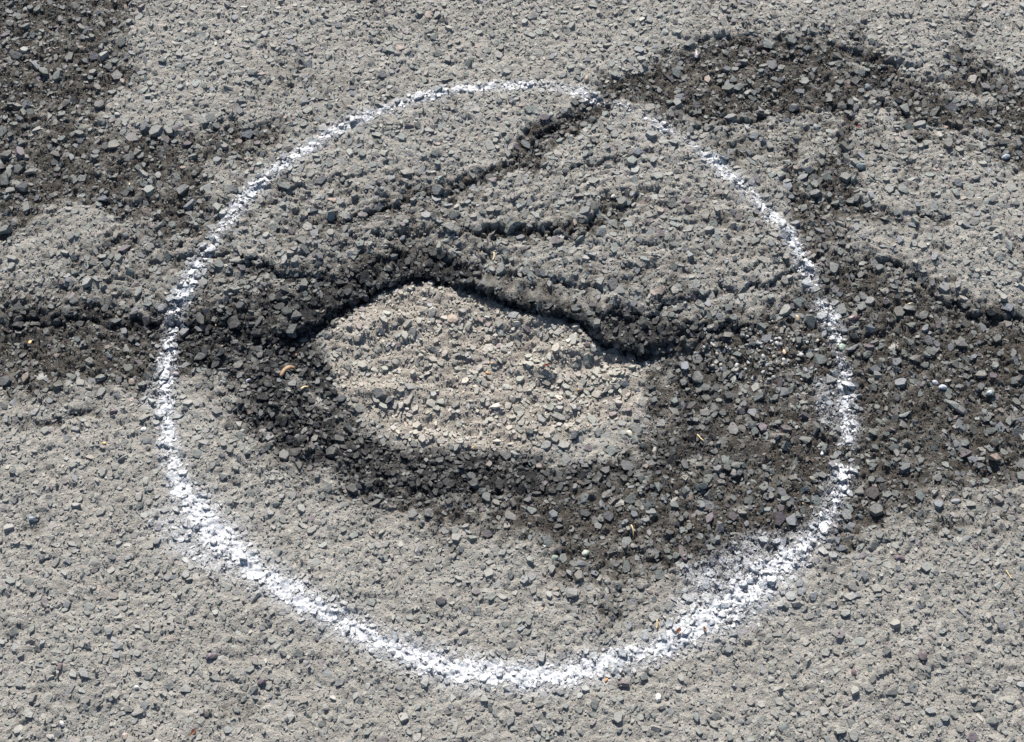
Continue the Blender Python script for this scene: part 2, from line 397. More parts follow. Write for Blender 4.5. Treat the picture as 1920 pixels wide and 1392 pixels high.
def ramp(t, src, lo, hi, a=0.0, b=1.0):
    r = t.nodes.new('ShaderNodeMapRange'); r.inputs[1].default_value = lo; r.inputs[2].default_value = hi
    r.inputs[3].default_value = a; r.inputs[4].default_value = b
    t.links.new(src, r.inputs[0]); return r.outputs[0]

def bump(t, b, src, dist, strength=1.0):
    n = t.nodes.new('ShaderNodeBump'); n.inputs['Distance'].default_value = dist; n.inputs['Strength'].default_value = strength
    t.links.new(src, n.inputs['Height']); t.links.new(n.outputs[0], b.inputs['Normal'])

def make_matrix_mat(name, everywhere=False):
    m, t, b = new_mat(name)
    dirt, tar, pale, spray = (attr(t, k).outputs['Fac'] for k in ('dirt', 'tar', 'pale', 'spray'))
    big = noise_n(t, 35, 4); fine = noise_n(t, 520, 4, .7); spk = noise_n(t, 900, 2, .6)
    light = mixc(t, ramp(t, big.outputs['Fac'], .35, .68), (.270, .256, .229), (.342, .325, .293))
    earth = mixc(t, ramp(t, fine.outputs['Fac'], .35, .65), (.033, .0285, .0235), (.076, .066, .055))
    c = mixc(t, dirt, light, earth)
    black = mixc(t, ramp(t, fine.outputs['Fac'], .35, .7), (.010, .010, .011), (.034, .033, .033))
    c = mixc(t, tar, c, black)  # bitumen, and the shadow painted in under the lip
    floor = mixc(t, ramp(t, big.outputs['Fac'], .35, .68), (.265, .239, .206), (.375, .340, .293))
    c = mixc(t, pale, c, floor)
    c = mixc(t, .85, c, mixc(t, ramp(t, fine.outputs['Fac'], .3, .7), (.62, .62, .62), (1.35, 1.34, 1.32)), 'MULTIPLY')
    # single pale and rusty sand grains
    c = mixc(t, ramp(t, spk.outputs['Fac'], .70, .76, 0, .55), c, (.42, .37, .29))
    geo = t.nodes.new('ShaderNodeNewGeometry')
    vor = t.nodes.new('ShaderNodeTexVoronoi'); vor.inputs['Scale'].default_value = 210
    t.links.new(geo.outputs['Position'], vor.inputs['Vector'])
    body = ramp(t, vor.outputs['Distance'], .66, .52)
    far = math_n(t, 'MULTIPLY', body, 1.0 if everywhere else attr(t, 'far').outputs['Fac'], True)
    hue = t.nodes.new('ShaderNodeSeparateColor'); t.links.new(vor.outputs['Color'], hue.inputs[0])
    chipc = mixc(t, hue.outputs[0], (.15, .165, .158), (.27, .262, .24))
    c = mixc(t, math_n(t, 'MULTIPLY', far, .8), c, chipc)
    sp = math_n(t, 'MULTIPLY', spray, ramp(t, fine.outputs['Fac'], .38, .58), True)
    c = mixc(t, sp, c, (.60, .62, .66))
    t.links.new(c, b.inputs['Base Color'])
    b.inputs['Roughness'].default_value = .85
    b.inputs['Specular IOR Level'].default_value = .3
    h = math_n(t, 'ADD', fine.outputs['Fac'], math_n(t, 'MULTIPLY', spk.outputs['Fac'], .5))
    h = math_n(t, 'ADD', h, math_n(t, 'MULTIPLY', far, 1.3))
    bump(t, b, h, .0022, 1.0)
    return m

def make_stone_mat():
    m, t, b = new_mat('road_stone')
    tint = attr(t, 'tint').outputs['Color']
    dust, tar, spray, pale, dirt = (attr(t, k).outputs['Fac'] for k in ('dust', 'tar', 'spray', 'pale', 'dirt'))
    fine = noise_n(t, 420, 4, .65); mid = noise_n(t, 160, 3)
    c = mixc(t, .9, tint, mixc(t, ramp(t, fine.outputs['Fac'], .3, .7), (.74, .74, .74), (1.28, 1.28, 1.28)), 'MULTIPLY')
    film = mixc(t, pale, mixc(t, dirt, (.288, .275, .247), (.055, .049, .042)), (.36, .328, .284))
    d = math_n(t, 'MULTIPLY', dust, ramp(t, mid.outputs['Fac'], .32, .62, .25, 1.25), True)
    c = mixc(t, d, c, film)
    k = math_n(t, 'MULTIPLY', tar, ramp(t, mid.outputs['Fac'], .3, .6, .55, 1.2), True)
    c = mixc(t, k, c, (.020, .020, .021))  # bitumen coat; below the lip it also paints in shade
    sp = math_n(t, 'MULTIPLY', spray, ramp(t, fine.outputs['Fac'], .36, .56), True)
    c = mixc(t, sp, c, (.60, .62, .66))
    t.links.new(c, b.inputs['Base Color'])
    b.inputs['Roughness'].default_value = .62
    b.inputs['Specular IOR Level'].default_value = .32
    bump(t, b, fine.outputs['Fac'], .0010, .8)
    return m

def make_paint_mat():
    m, t, b = new_mat('road_paint')
    fine = noise_n(t, 480, 4, .7)
    c = mixc(t, ramp(t, fine.outputs['Fac'], .36, .56), (.29, .30, .32), (.57, .58, .59))
    t.links.new(c, b.inputs['Base Color'])
    b.inputs['Roughness'].default_value = .7
    bump(t, b, fine.outputs['Fac'], .0009, .8)
    return m

def make_plain(name, c1, c2, rough=.6, scale=300, bumpd=.0005):
    m, t, b = new_mat(name)
    n = noise_n(t, scale, 4, .6)
    t.links.new(mixc(t, ramp(t, n.outputs['Fac'], .32, .66), c1, c2), b.inputs['Base Color'])
    b.inputs['Roughness'].default_value = rough
    bump(t, b, n.outputs['Fac'], bumpd, .7)
    return m

MAT_MATRIX, MAT_STONE, MAT_PAINT = make_matrix_mat('road_matrix'), make_stone_mat(), make_paint_mat()
MAT_FAR = make_matrix_mat('road_matrix_far', True)

# ------------------------------------------------------------------ mesh building from arrays
def mesh_from(name, V, F, mat, attrs=None, colors=None, smooth=True):
    """V (n,3), F (m,k) with the same k; attrs: {name: per-vertex float}, colors: {name: (n,3)}"""
    me = bpy.data.meshes.new(name)
    k = F.shape[1]
    me.vertices.add(len(V)); me.loops.add(F.size); me.polygons.add(len(F))
    me.vertices.foreach_set('co', np.ascontiguousarray(V, np.float32).ravel())
    me.loops.foreach_set('vertex_index', np.ascontiguousarray(F, np.int32).ravel())
    me.polygons.foreach_set('loop_start', np.arange(0, F.size, k, dtype=np.int32))
    me.polygons.foreach_set('use_smooth', np.full(len(F), smooth))
    me.update(calc_edges=True)
    for n, v in (attrs or {}).items():
        a = me.attributes.new(n, 'FLOAT', 'POINT'); a.data.foreach_set('value', np.ascontiguousarray(v, np.float32))
    for n, v in (colors or {}).items():
        a = me.attributes.new(n, 'FLOAT_COLOR', 'POINT')
        a.data.foreach_set('color', np.concatenate([v, np.ones((len(v), 1))], 1).astype(np.float32).ravel())
    me.materials.append(mat)
    return me

def link(name, me, parent=None, kind=None, label=None, cat=None, group=None, loc=None):
    o = bpy.data.objects.new(name, me); COL.objects.link(o)
    if parent: o.parent = parent
    if loc is not None: o.location = loc
    for k, v in (('kind', kind), ('label', label), ('category', cat), ('group', group)):
        if v: o[k] = v
    return o

# ------------------------------------------------------------------ road surface: one relief sheet, fine in view and coarser around
corner = P([0, W_PX, 0, W_PX], [0, 0, H_PX, H_PX])
X0, X1 = corner[:, 0].min() - .03, corner[:, 0].max() + .03
Y0, Y1 = corner[:, 1].min() - .03, corner[:, 1].max() + .03
CELL = .00155
def axis(a, b):
    core = np.arange(a, b, CELL)
    steps = CELL * 1.06 ** np.arange(1, 60)
    out = np.cumsum(steps)[np.cumsum(steps) < .55]
    return np.concatenate([(core[0] - out)[::-1], core, core[-1] + out])
xs, ys = axis(X0, X1), axis(Y0, Y1)
nx, ny = len(xs), len(ys)
GX, GY = np.meshgrid(xs, ys)
gx, gy = GX.ravel(), GY.ravel()
g_dirt, g_tar_shade, g_pale, g_under = fields(gx, gy)
gz = macro_height(gx, gy, g_dirt, g_tar_shade, g_pale)
_wx, _wy = warp(gx, gy, .42)
rim_sd, rim_w = poly_sd(_wx + (vnoise(gx, gy, 330, 1) - .5) * .0035, _wy + (vnoise(gx, gy, 330, 2) - .5) * .0035, RIM)
g_shift = -.0078 * sstep(22, 11, rim_w) * (.25 + .75 * sstep(P(430, 600)[0][0], P(600, 600)[0][0], gx)) * sstep(.9, -.2, rim_sd / (rim_w * .001)) * sstep(-.016, -.003, rim_sd) * (.55 + .9 * fbm(gx, gy, 70, 3, 2))
edge = np.minimum.reduce([gx - xs[0], xs[-1] - gx, gy - ys[0], ys[-1] - gy])
gz = gz * sstep(0, .08, edge)
gz = gz * (1 - sstep(.06, .20, np.maximum.reduce([X0 - gx, gx - X1, Y0 - gy, gy - Y1])))
g_rel, g_st = stroke_rel(gx, gy, PAINT)

def spray_of(x, y, rel, st):
    s = st * (1 - sstep(.3, 2.1, rel)) * .62
    for e in SPRAY_EXTRA: s = np.maximum(s, stroke_field(x, y, e))
    return np.clip(s * (.5 + 1.0 * fbm(x, y, 120, 3, 3)), 0, 1)
g_spray = spray_of(gx, gy, g_rel, g_st)
V = np.stack([gx, gy + g_shift, gz], 1)
iy, ix = np.meshgrid(np.arange(ny - 1), np.arange(nx - 1), indexing='ij')
i0 = (iy * nx + ix).ravel()
F = np.stack([i0, i0 + 1, i0 + nx + 1, i0 + nx], 1)

def sub_mesh(V, F, keep, attrs):
    f = F[keep]; used, inv = np.unique(f, return_inverse=True)
    return V[used], inv.reshape(f.shape), {k: v[used] for k, v in attrs.items()}

outside = np.maximum.reduce([X0 - gx, gx - X1, Y0 - gy, gy - Y1])
g_attrs = dict(far=sstep(.050, .066, outside), dirt=g_dirt, tar=g_tar_shade, pale=g_pale, spray=g_spray)
# the hole: everything below the torn rim
wx_, wy_ = warp(gx, gy, .42)
hole_sd, _ = poly_sd(wx_, wy_, FLOOR, FLOOR_Z)
in_hole = (hole_sd > -.012)[F].sum(1) >= 2
road_v, road_f, road_a = sub_mesh(V, F, ~in_hole, g_attrs)
hole_v, hole_f, hole_a = sub_mesh(V, F, in_hole, g_attrs)
road = link('road_surface', mesh_from('road_surface', road_v, road_f, MAT_MATRIX, road_a), kind='structure')
hole = link('pothole', mesh_from('pothole', hole_v, hole_f, MAT_MATRIX, hole_a),
            label='shallow oval pothole with pale sandy stony floor and torn black rim', cat='pothole')

# the road goes on to the horizon, its pieces too far off to tell apart
bm = bmesh.new()
inner = [(xs[0], ys[0]), (xs[-1], ys[0]), (xs[-1], ys[-1]), (xs[0], ys[-1])]
R_OUT = 120.0
rings = [[bm.verts.new((x, y, 0)) for x, y in inner]]
for r in (4, 20, R_OUT):
    rings.append([bm.verts.new((sx * r, sy * r, 0)) for sx, sy in ((-1, -1), (1, -1), (1, 1), (-1, 1))])
for a, b in zip(rings[:-1], rings[1:]):
    for i in range(4):
        j = (i + 1) % 4
        bm.faces.new((a[i], b[i], b[j], a[j]))
bmesh.ops.recalc_face_normals(bm, faces=bm.faces)
me = bpy.data.meshes.new('road'); bm.to_mesh(me); bm.free(); me.materials.append(MAT_FAR)
link('road', me, kind='structure')

# ------------------------------------------------------------------ sampling the sheet
def sample(arr, x, y):
    a = arr.reshape(ny, nx)
    jx = np.clip(np.searchsorted(xs, x) - 1, 0, nx - 2); jy = np.clip(np.searchsorted(ys, y) - 1, 0, ny - 2)
    fx = np.clip((x - xs[jx]) / (xs[jx + 1] - xs[jx]), 0, 1); fy = np.clip((y - ys[jy]) / (ys[jy + 1] - ys[jy]), 0, 1)
    return (a[jy, jx] * (1 - fx) + a[jy, jx + 1] * fx) * (1 - fy) + (a[jy + 1, jx] * (1 - fx) + a[jy + 1, jx + 1] * fx) * fy

# ------------------------------------------------------------------ stone shapes: split, angular chips (convex hulls, 12 to 36 triangles)
def hull_shape(n, seed, flat, top, sharp=1.0):
    r = np.random.default_rng(seed)
    p = r.normal(size=(n, 3)); p /= np.linalg.norm(p, axis=1)[:, None]
    p *= r.uniform(.82, 1.0, (n, 1)) ** sharp
    p *= [1, r.uniform(.55, .95), flat]
    p[:, 2] = np.minimum(p[:, 2], flat * top)
    bm = bmesh.new()
    for q in p: bm.verts.new(q)
    res = bmesh.ops.convex_hull(bm, input=bm.verts)
    bmesh.ops.delete(bm, geom=[v for v in bm.verts if not v.link_faces], context='VERTS')
    bmesh.ops.triangulate(bm, faces=bm.faces)
    bmesh.ops.recalc_face_normals(bm, faces=bm.faces)
    bm.verts.index_update()
    v = np.array([w.co[:] for w in bm.verts]); f = np.array([[w.index for w in g.verts] for g in bm.faces])
    bm.free()
    return v, f
def slab_shape(seed):
    r = np.random.default_rng(seed)
    k = int(r.integers(5, 8)); a = np.sort(np.linspace(0, 2 * math.pi, k, endpoint=False) + r.uniform(-.38, .38, k))
    asp = r.uniform(.5, .92); rad = r.uniform(.74, 1.0, k)
    h = r.uniform(.30, .48); gx_, gy_ = r.uniform(-.16, .16, 2)
    pts = []
    for q, w in zip(a, rad):
        x, y = math.cos(q) * w, math.sin(q) * w * asp
        t = r.uniform(.80, .96)
        pts.append((x * t, y * t, h + gx_ * x + gy_ * y + r.uniform(-.05, .03)))
        pts.append((x, y, -h * r.uniform(.5, 1.0)))
    bm = bmesh.new()
    for q in pts: bm.verts.new(q)
    bmesh.ops.convex_hull(bm, input=bm.verts)
    bmesh.ops.delete(bm, geom=[v for v in bm.verts if not v.link_faces], context='VERTS')
    bmesh.ops.triangulate(bm, faces=bm.faces); bmesh.ops.recalc_face_normals(bm, faces=bm.faces); bm.verts.index_update()
    v = np.array([w.co[:] for w in bm.verts]); f = np.array([[w.index for w in g.verts] for g in bm.faces]); bm.free()
    return v, f
CHIPS = [slab_shape(900 + i) for i in range(80)] + [hull_shape(RNG.integers(11, 16), 100 + i, RNG.uniform(.50, .80), RNG.uniform(.25, .70)) for i in range(30)]
GRITS = [hull_shape(RNG.integers(7, 10), 500 + i, RNG.uniform(.6, .9), 1.0) for i in range(40)]

def scatter(n_try, size_fn, gap, box):
    """random spots that keep their distance; returns x, y, r"""
    bx0, bx1, by0, by1 = box
    cx = RNG.uniform(bx0, bx1, n_try); cy = RNG.uniform(by0, by1, n_try)
    r = size_fn(n_try)
    order = np.argsort(-r + RNG.normal(0, .0008, n_try)); cx, cy, r = cx[order], cy[order], r[order]
    cell = .012; grid = {}; keep = []
    for i in range(n_try):
        x, y, q = cx[i], cy[i], r[i]
        gi, gj = int(x // cell), int(y // cell); ok = True
        for a in (gi - 1, gi, gi + 1):
            for b in (gj - 1, gj, gj + 1):
                for (X, Y, Q) in grid.get((a, b), ()):
                    if (X - x) ** 2 + (Y - y) ** 2 < (gap * (Q + q)) ** 2: ok = False; break
                if not ok: break
            if not ok: break
        if ok:
            grid.setdefault((gi, gj), []).append((x, y, q)); keep.append(i)
    return cx[keep], cy[keep], r[keep]

PAL = np.array([(.150, .168, .160), (.155, .165, .178), (.165, .168, .165), (.185, .180, .165), (.135, .150, .142), (.205, .215, .205), (.118, .098, .112), (.29, .285, .265), (.26, .205, .175), (.30, .285, .255)])
PALW = np.array([.26, .17, .19, .12, .10, .07, .06, .03, .013, .008])

def build_stones(cx, cy, r, shapes, protrude, tilt, film, follow=.7):
    """arrays of every stone: vertices, faces, attributes, plus spans to cut single ones out"""
    n = len(cx)
    d, t, p, z = (sample(a, cx, cy) for a in (g_dirt, g_tar_shade, g_pale, gz))
    sp = sample(g_spray, cx, cy); cys = cy + sample(g_shift, cx, cy)
    # local slope, so that stones of the torn edge stick out of it
    e = .003
    sxl = (sample(gz, cx + e, cy) - sample(gz, cx - e, cy)) / (2 * e); syl = (sample(gz, cx, cy + e) - sample(gz, cx, cy - e)) / (2 * e)
    nl = np.sqrt(1 + sxl ** 2 + syl ** 2); N = np.stack([-sxl / nl, -syl / nl, 1 / nl], 1)
    which = RNG.integers(0, len(shapes), n); yaw = RNG.uniform(0, 2 * math.pi, n)
    tx = np.arctan(syl) * follow + RNG.normal(0, tilt, n); ty = -np.arctan(sxl) * follow + RNG.normal(0, tilt, n)
    base = PAL[RNG.choice(len(PAL), n, p=PALW / PALW.sum())] * RNG.normal(1.0, .13, (n, 1)).clip(.6, 1.5)
    base = base * (1 + p[:, None] * np.array([[.50, .43, .33]])) * (1 - .14 * d[:, None] * (1 - p[:, None]))
    dust = np.clip(film(d, t, p, n), .02, .97)
    tar_shade = np.clip(t * np.where(RNG.random(n) < .16, RNG.uniform(.15, .5, n), RNG.uniform(.7, 1.35, n)), 0, .97)
    pr = protrude(d, t, p, n) * r
    VV, FF, TT = [], [], []; A = {k: [] for k in ('dust', 'tar', 'spray', 'pale', 'dirt')}
    spans = np.zeros((n, 4), int); nv = nf = 0
    for k, (v, f) in enumerate(shapes):
        I = np.nonzero(which == k)[0]
        if len(I) == 0: continue
        w = v[None] * r[I, None, None]
        c, q = np.cos(yaw[I])[:, None], np.sin(yaw[I])[:, None]
        x_, y_, z_ = w[..., 0] * c - w[..., 1] * q, w[..., 0] * q + w[..., 1] * c, w[..., 2]
        c, q = np.cos(tx[I])[:, None], np.sin(tx[I])[:, None]
        y_, z_ = y_ * c - z_ * q, y_ * q + z_ * c
        c, q = np.cos(ty[I])[:, None], np.sin(ty[I])[:, None]
        x_, z_ = x_ * c + z_ * q, -x_ * q + z_ * c
        off = (pr[I] - v[:, 2].max() * r[I])[:, None] * N[I]
        w = np.stack([x_ + (cx[I] + off[:, 0])[:, None], y_ + (cys[I] + off[:, 1])[:, None], z_ + (z[I] + off[:, 2])[:, None]], 2)
        m, mf = len(v), len(f); ar = np.arange(len(I))
        VV.append(w.reshape(-1, 3)); FF.append((f[None] + (nv + ar * m)[:, None, None]).reshape(-1, 3))
        spans[I] = np.stack([nv + ar * m, nv + (ar + 1) * m, nf + ar * mf, nf + (ar + 1) * mf], 1)
        for key, val in (('dust', dust), ('tar', tar_shade), ('spray', sp), ('pale', p), ('dirt', d)): A[key].append(np.repeat(val[I], m))
        TT.append(np.repeat(base[I], m, 0))
        nv += m * len(I); nf += mf * len(I)
    return np.concatenate(VV), np.concatenate(FF), {k: np.concatenate(v) for k, v in A.items()}, np.concatenate(TT), spans

MARG = .06
BOX = (X0 - MARG, X1 + MARG, Y0 - MARG, Y1 + MARG)
ccx, ccy, cr = scatter(170000, lambda n: np.clip(RNG.lognormal(math.log(.0019), .44, n), .0010, .0060), .60, BOX)
def coarse(x, y):
    return np.clip(.15 + 1.0 * stroke_field(x, y, [(0, 200, 420, .8), (500, 350, 420, 1), (900, 450, 420, 1), (1500, 350, 420, 1), (1700, 600, 420, 1), (1300, 800, 350, 1)]) + (fbm(x, y, 9, 3, 4) - .5) * .5, 0, 1)
# in the earth-filled patches and on the floor of the hole more of the stones have gone
cd = sample(g_dirt, ccx, ccy); cp = sample(g_pale, ccx, ccy)
crk = sstep(.75, 1.05, sample(g_under, ccx, ccy)) * .8
keep = RNG.random(len(ccx)) > crk + .42 * cd + cp * (.06 + .66 * sstep(.42, .62, fbm(ccx * .7, ccy, 60, 3, 3)))
ccx, ccy, cr = ccx[keep], ccy[keep], cr[keep]
# the torn, steep faces show their stones too
def slope(x, y, e=.003):
    return np.hypot(sample(gz, x + e, y) - sample(gz, x - e, y), sample(gz, x, y + e) - sample(gz, x, y - e)) / (2 * e)
rim_xy = P([p[0] for p in RIM], [p[1] for p in RIM])
ex = RNG.uniform(rim_xy[:, 0].min() - .01, rim_xy[:, 0].max() + .01, 60000); ey = RNG.uniform(rim_xy[:, 1].min(), rim_xy[:, 1].max() + .02, 60000)
k_ = RNG.random(60000) < np.clip((slope(ex, ey) - .25) * .40, 0, .60)
ex, ey = ex[k_], ey[k_]; er = np.clip(RNG.lognormal(math.log(.0019), .32, len(ex)), .0010, .004)
ccx, ccy, cr = np.concatenate([ccx, ex]), np.concatenate([ccy, ey]), np.concatenate([cr, er])
cd = sample(g_dirt, ccx, ccy)
co = coarse(ccx, ccy)
drop = RNG.random(len(ccx)) < .42 * co * sstep(.0036, .0016, cr)
ccx, ccy, cr, cd, co = (a[~drop] for a in (ccx, ccy, cr, cd, co))
cr = cr * (1 + .17 * co + .24 * cd)
chip = build_stones(ccx, ccy, cr, CHIPS, lambda d, t, p, n: .25 + .13 * d + .30 * t + .26 * p + RNG.normal(0, .11, n), .16,
                    lambda d, t, p, n: .56 - .26 * co + RNG.normal(0, .17, n) + .07 * d - .1 * t + .14 * p)
gcx, gcy, gr = scatter(150000, lambda n: np.clip(RNG.lognormal(math.log(.00115), .30, n), .0007, .0024), .62, BOX)
keep = RNG.random(len(gcx)) < .42 + .50 * np.maximum(sample(g_dirt, gcx, gcy), sample(g_pale, gcx, gcy))
gcx, gcy, gr = gcx[keep], gcy[keep], gr[keep]
grit = build_stones(gcx, gcy, gr, GRITS, lambda d, t, p, n: .85 + .35 * RNG.normal(0, 1, n) + .3 * d, .4,
                    lambda d, t, p, n: np.where(RNG.random(n) < .12, .1, .85))

# the 300 stones that show largest are pieces of their own, the rest one part
def split_stones(data, cx, cy, r, n_single, name, rest):
    V_, F_, A_, T_, spans = data
    hs = sample(hole_sd, cx, cy) > -.010
    inside = (cx > X0 + .03) & (cx < X1 - .03) & (cy > Y0 + .03) & (cy < Y1 - .03)
    # kept inside the view's ground outline
    q = np.zeros(len(cx), bool)
    d = np.stack([cx, cy, np.zeros_like(cx)], 1) - np.array(cam_loc)
    depth = d @ FWD; u = d[:, 0] / depth * DIST / S + W_PX / 2; v = H_PX / 2 - (d @ UPV) / depth * DIST / S
    vis = (u > 6) & (u < W_PX - 6) & (v > 6) & (v < H_PX - 6) & inside
    score = np.where(vis, r / depth, 0)
    for owner, sel, nn in ((road, ~hs, n_single), (hole, hs, 120)):
        idx = np.nonzero(sel)[0]
        single = set(idx[np.argsort(-score[idx])][:nn].tolist()) if nn else set()
        for i in sorted(single):
            a, b, fa, fb = spans[i]
            org = V_[a:b].mean(0)
            me = mesh_from(name, V_[a:b] - org, F_[fa:fb] - a, MAT_STONE, {k: w[a:b] for k, w in A_.items()}, {'tint': T_[a:b]}, False)
            link(name, me, owner, loc=org)
        others = [i for i in idx if i not in single]
        vi = np.concatenate([np.arange(spans[i][0], spans[i][1]) for i in others])
        fi = np.concatenate([np.arange(spans[i][2], spans[i][3]) for i in others])
        remap = np.full(len(V_), -1); remap[vi] = np.arange(len(vi))
        me = mesh_from(rest, V_[vi], remap[F_[fi]], MAT_STONE, {k: w[vi] for k, w in A_.items()}, {'tint': T_[vi]}, False)
        link(rest, me, owner, kind='stuff')
split_stones(chip, ccx, ccy, cr, 300, 'stone', 'chippings')
split_stones(grit, gcx, gcy, gr, 0, 'stone', 'grit')

# ------------------------------------------------------------------ a ray from above finds what the top surface is
def band_polys(mask_fn):
    vv, ff, n = [], [], 0
    for (v, f) in ((V, F), (chip[0], chip[1]), (grit[0], grit[1])):
        c = v[f[:, 0]]
        k = mask_fn(c[:, 0], c[:, 1])
        fk = f[k]; used, inv = np.unique(fk, return_inverse=True); inv = inv.reshape(fk.shape) + n
        vv.append(v[used]); ff.extend(inv.tolist()); n += len(used)
    return np.concatenate(vv), ff

# ------------------------------------------------------------------ the sprayed ring, a thin coat draped over stones and matrix
STEP = .00075
pxy = P([p[0] for p in PAINT], [p[1] for p in PAINT])
ax_ = np.arange(pxy[:, 0].min() - .03, pxy[:, 0].max() + .03, STEP); ay_ = np.arange(pxy[:, 1].min() - .03, pxy[:, 1].max() + .03, STEP)
PX, PY = np.meshgrid(ax_, ay_); qx, qy = PX.ravel(), PY.ravel()
wqx = qx + (fbm(qx, qy, 90, 3, 1) - .5) * .010; wqy = qy + (fbm(qx, qy, 90, 3, 2) - .5) * .010
near = np.nonzero(sample(g_rel, qx, qy) < 2.6)[0]
rel = np.full(qx.shape, 9.0); st = np.zeros(qx.shape)
rel[near], st[near] = stroke_rel(wqx[near], wqy[near], [(a, b, c * (.84 if b < 900 else .65), d) for a, b, c, d in PAINT])
cover = (st - .02) * (1 - sstep(.1, 1.95, rel)) ** .85
thr = .60 + 2.3 * (.40 * (fbm(qx, qy, 130, 2, 4) - .5) + .60 * (fbm(qx, qy, 380, 3, 5, .7) - .5))
want = cover > thr
idx = np.nonzero(sample(g_rel, qx, qy) < 2.4)[0]
idx = idx[cover[idx] > .12]
bv, bf = band_polys(lambda x, y: sample(g_rel, np.clip(x, xs[0], xs[-1]), np.clip(y, ys[0], ys[-1])) < 3.0)
tree = BVHTree.FromPolygons(bv.tolist(), bf)
qz = np.full(qx.shape, np.nan)
down = Vector((0, 0, -1))
for i in idx:
    h = tree.ray_cast(Vector((qx[i], qy[i], .05)), down)
    if h[0] is not None: qz[i] = h[0].z
NXp, NYp = len(ax_), len(ay_)
jy, jx = np.meshgrid(np.arange(NYp - 1), np.arange(NXp - 1), indexing='ij')
k0 = (jy * NXp + jx).ravel()
PF = np.stack([k0, k0 + 1, k0 + NXp + 1, k0 + NXp], 1)
okf = (want[PF].sum(1) >= 3) & ~np.isnan(qz[PF]).any(1)
okf &= np.ptp(np.nan_to_num(qz)[PF], axis=1) < .0011
PV = np.stack([qx, qy, np.nan_to_num(qz) + .00035], 1)
pv, pf, _ = sub_mesh(PV, PF, okf, {})
ring = link('painted_circle', mesh_from('painted_circle', pv, pf, MAT_PAINT, smooth=True),
            label='rough white spray-painted circle drawn on the road around the pothole', cat='paint marking')

# ------------------------------------------------------------------ loose things lying on the road
BIN = .015
BINS = []
for (v, f) in ((V, F), (chip[0], chip[1]), (grit[0], grit[1])):
    c = v[f[:, 0]]
    key = (np.floor(c[:, 0] / BIN).astype(np.int64) + 5000) * 20000 + np.floor(c[:, 1] / BIN).astype(np.int64) + 5000
    o_ = np.argsort(key, kind='stable'); BINS.append((v, f, key[o_], o_))
def top_z(x, y, rad):
    """height of what the thing rests on, around x, y"""
    vv, ff, n = [], [], 0
    m = rad + .012
    for (v, f, key, o_) in BINS:
        sel = []
        for a in range(int(math.floor((x - m) / BIN)), int(math.floor((x + m) / BIN)) + 1):
            b0 = int(math.floor((y - m) / BIN)); b1 = int(math.floor((y + m) / BIN))
            lo = np.searchsorted(key, (a + 5000) * 20000 + b0 + 5000); hi = np.searchsorted(key, (a + 5000) * 20000 + b1 + 5000, 'right')
            sel.append(o_[lo:hi])
        fk = f[np.concatenate(sel)]
        used, inv = np.unique(fk, return_inverse=True); inv = inv.reshape(fk.shape) + n
        vv.append(v[used]); ff.extend(inv.tolist()); n += len(used)
    t = BVHTree.FromPolygons(np.concatenate(vv).tolist(), ff)
    out = []
    for a in range(9):
        dx, dy = (0, 0) if a == 0 else (math.cos(a * .785) * rad * .6, math.sin(a * .785) * rad * .6)
        h = t.ray_cast(Vector((x + dx, y + dy, .08)), down)
        if h[0] is not None: out.append(h[0].z)
    return out, t

def pebble_mesh(name, seed, dims, mat, angular=.0):
    r = random.Random(seed)
    bm = bmesh.new()
    bmesh.ops.create_icosphere(bm, subdivisions=2, radius=1)
    planes = []
    for _ in range(9):
        n = Vector((r.gauss(0, 1), r.gauss(0, 1), r.gauss(0, 1))).normalized(); planes.append((n, r.uniform(.5, .85)))
    off = Vector((r.uniform(0, 50), r.uniform(0, 50), r.uniform(0, 50)))
    from mathutils import noise
    for v in bm.verts:
        c = v.co.copy(); k = 1.0
        for n, d in planes:
            q = c.dot(n)
            if q > d: k = min(k, d / q)
        k = 1 + (k - 1) * angular
        c *= k * (1 + .10 * noise.noise(c * 1.7 + off))
        v.co = Vector((c.x * dims[0], c.y * dims[1], c.z * dims[2]))
    me = bpy.data.meshes.new(name); bm.to_mesh(me); bm.free()
    for p in me.polygons: p.use_smooth = angular < .45
    me.materials.append(mat)
    return me

PEB = {}
def pmat(key, c, rough=.5):
    if key not in PEB: PEB[key] = make_plain('pebble_' + key, tuple(q * .78 for q in c), tuple(min(.9, q * 1.12) for q in c), rough, 350, .0004)
    return PEB[key]

def pebble(px, py, len_px, key, colr, label, cat='pebble', name='pebble', group=None, ratio=.72, flat=.6, yaw=None, angular=.8, seed=None):
    seed = seed if seed is not None else int(px * 7 + py)
    x, y = P(px, py)[0]
    L = len_px * S / 2
    zs, _ = top_z(x, y, L)
    # seen through the slope of the ground the spot moves a little: stay on the same line of sight as the ground there
    for _ in range(2):
        zc = float(np.median(zs)); k = (cam_loc.z - zc) / cam_loc.z
        x2 = cam_loc.x + (P(px, py)[0][0] - cam_loc.x) * k; y2 = cam_loc.y + (P(px, py)[0][1] - cam_loc.y) * k
        zs, _ = top_z(x2, y2, L)
    me = pebble_mesh(name, seed, (L, L * ratio, L * flat), pmat(key, colr), angular)
    o = link(name, me, label=label, cat=cat, group=group, loc=(x2, y2, float(np.median(zs)) + L * flat * .38))
    o.rotation_euler = (0, 0, math.radians(yaw) if yaw is not None else (seed % 100) / 100 * 3.14)
    return o

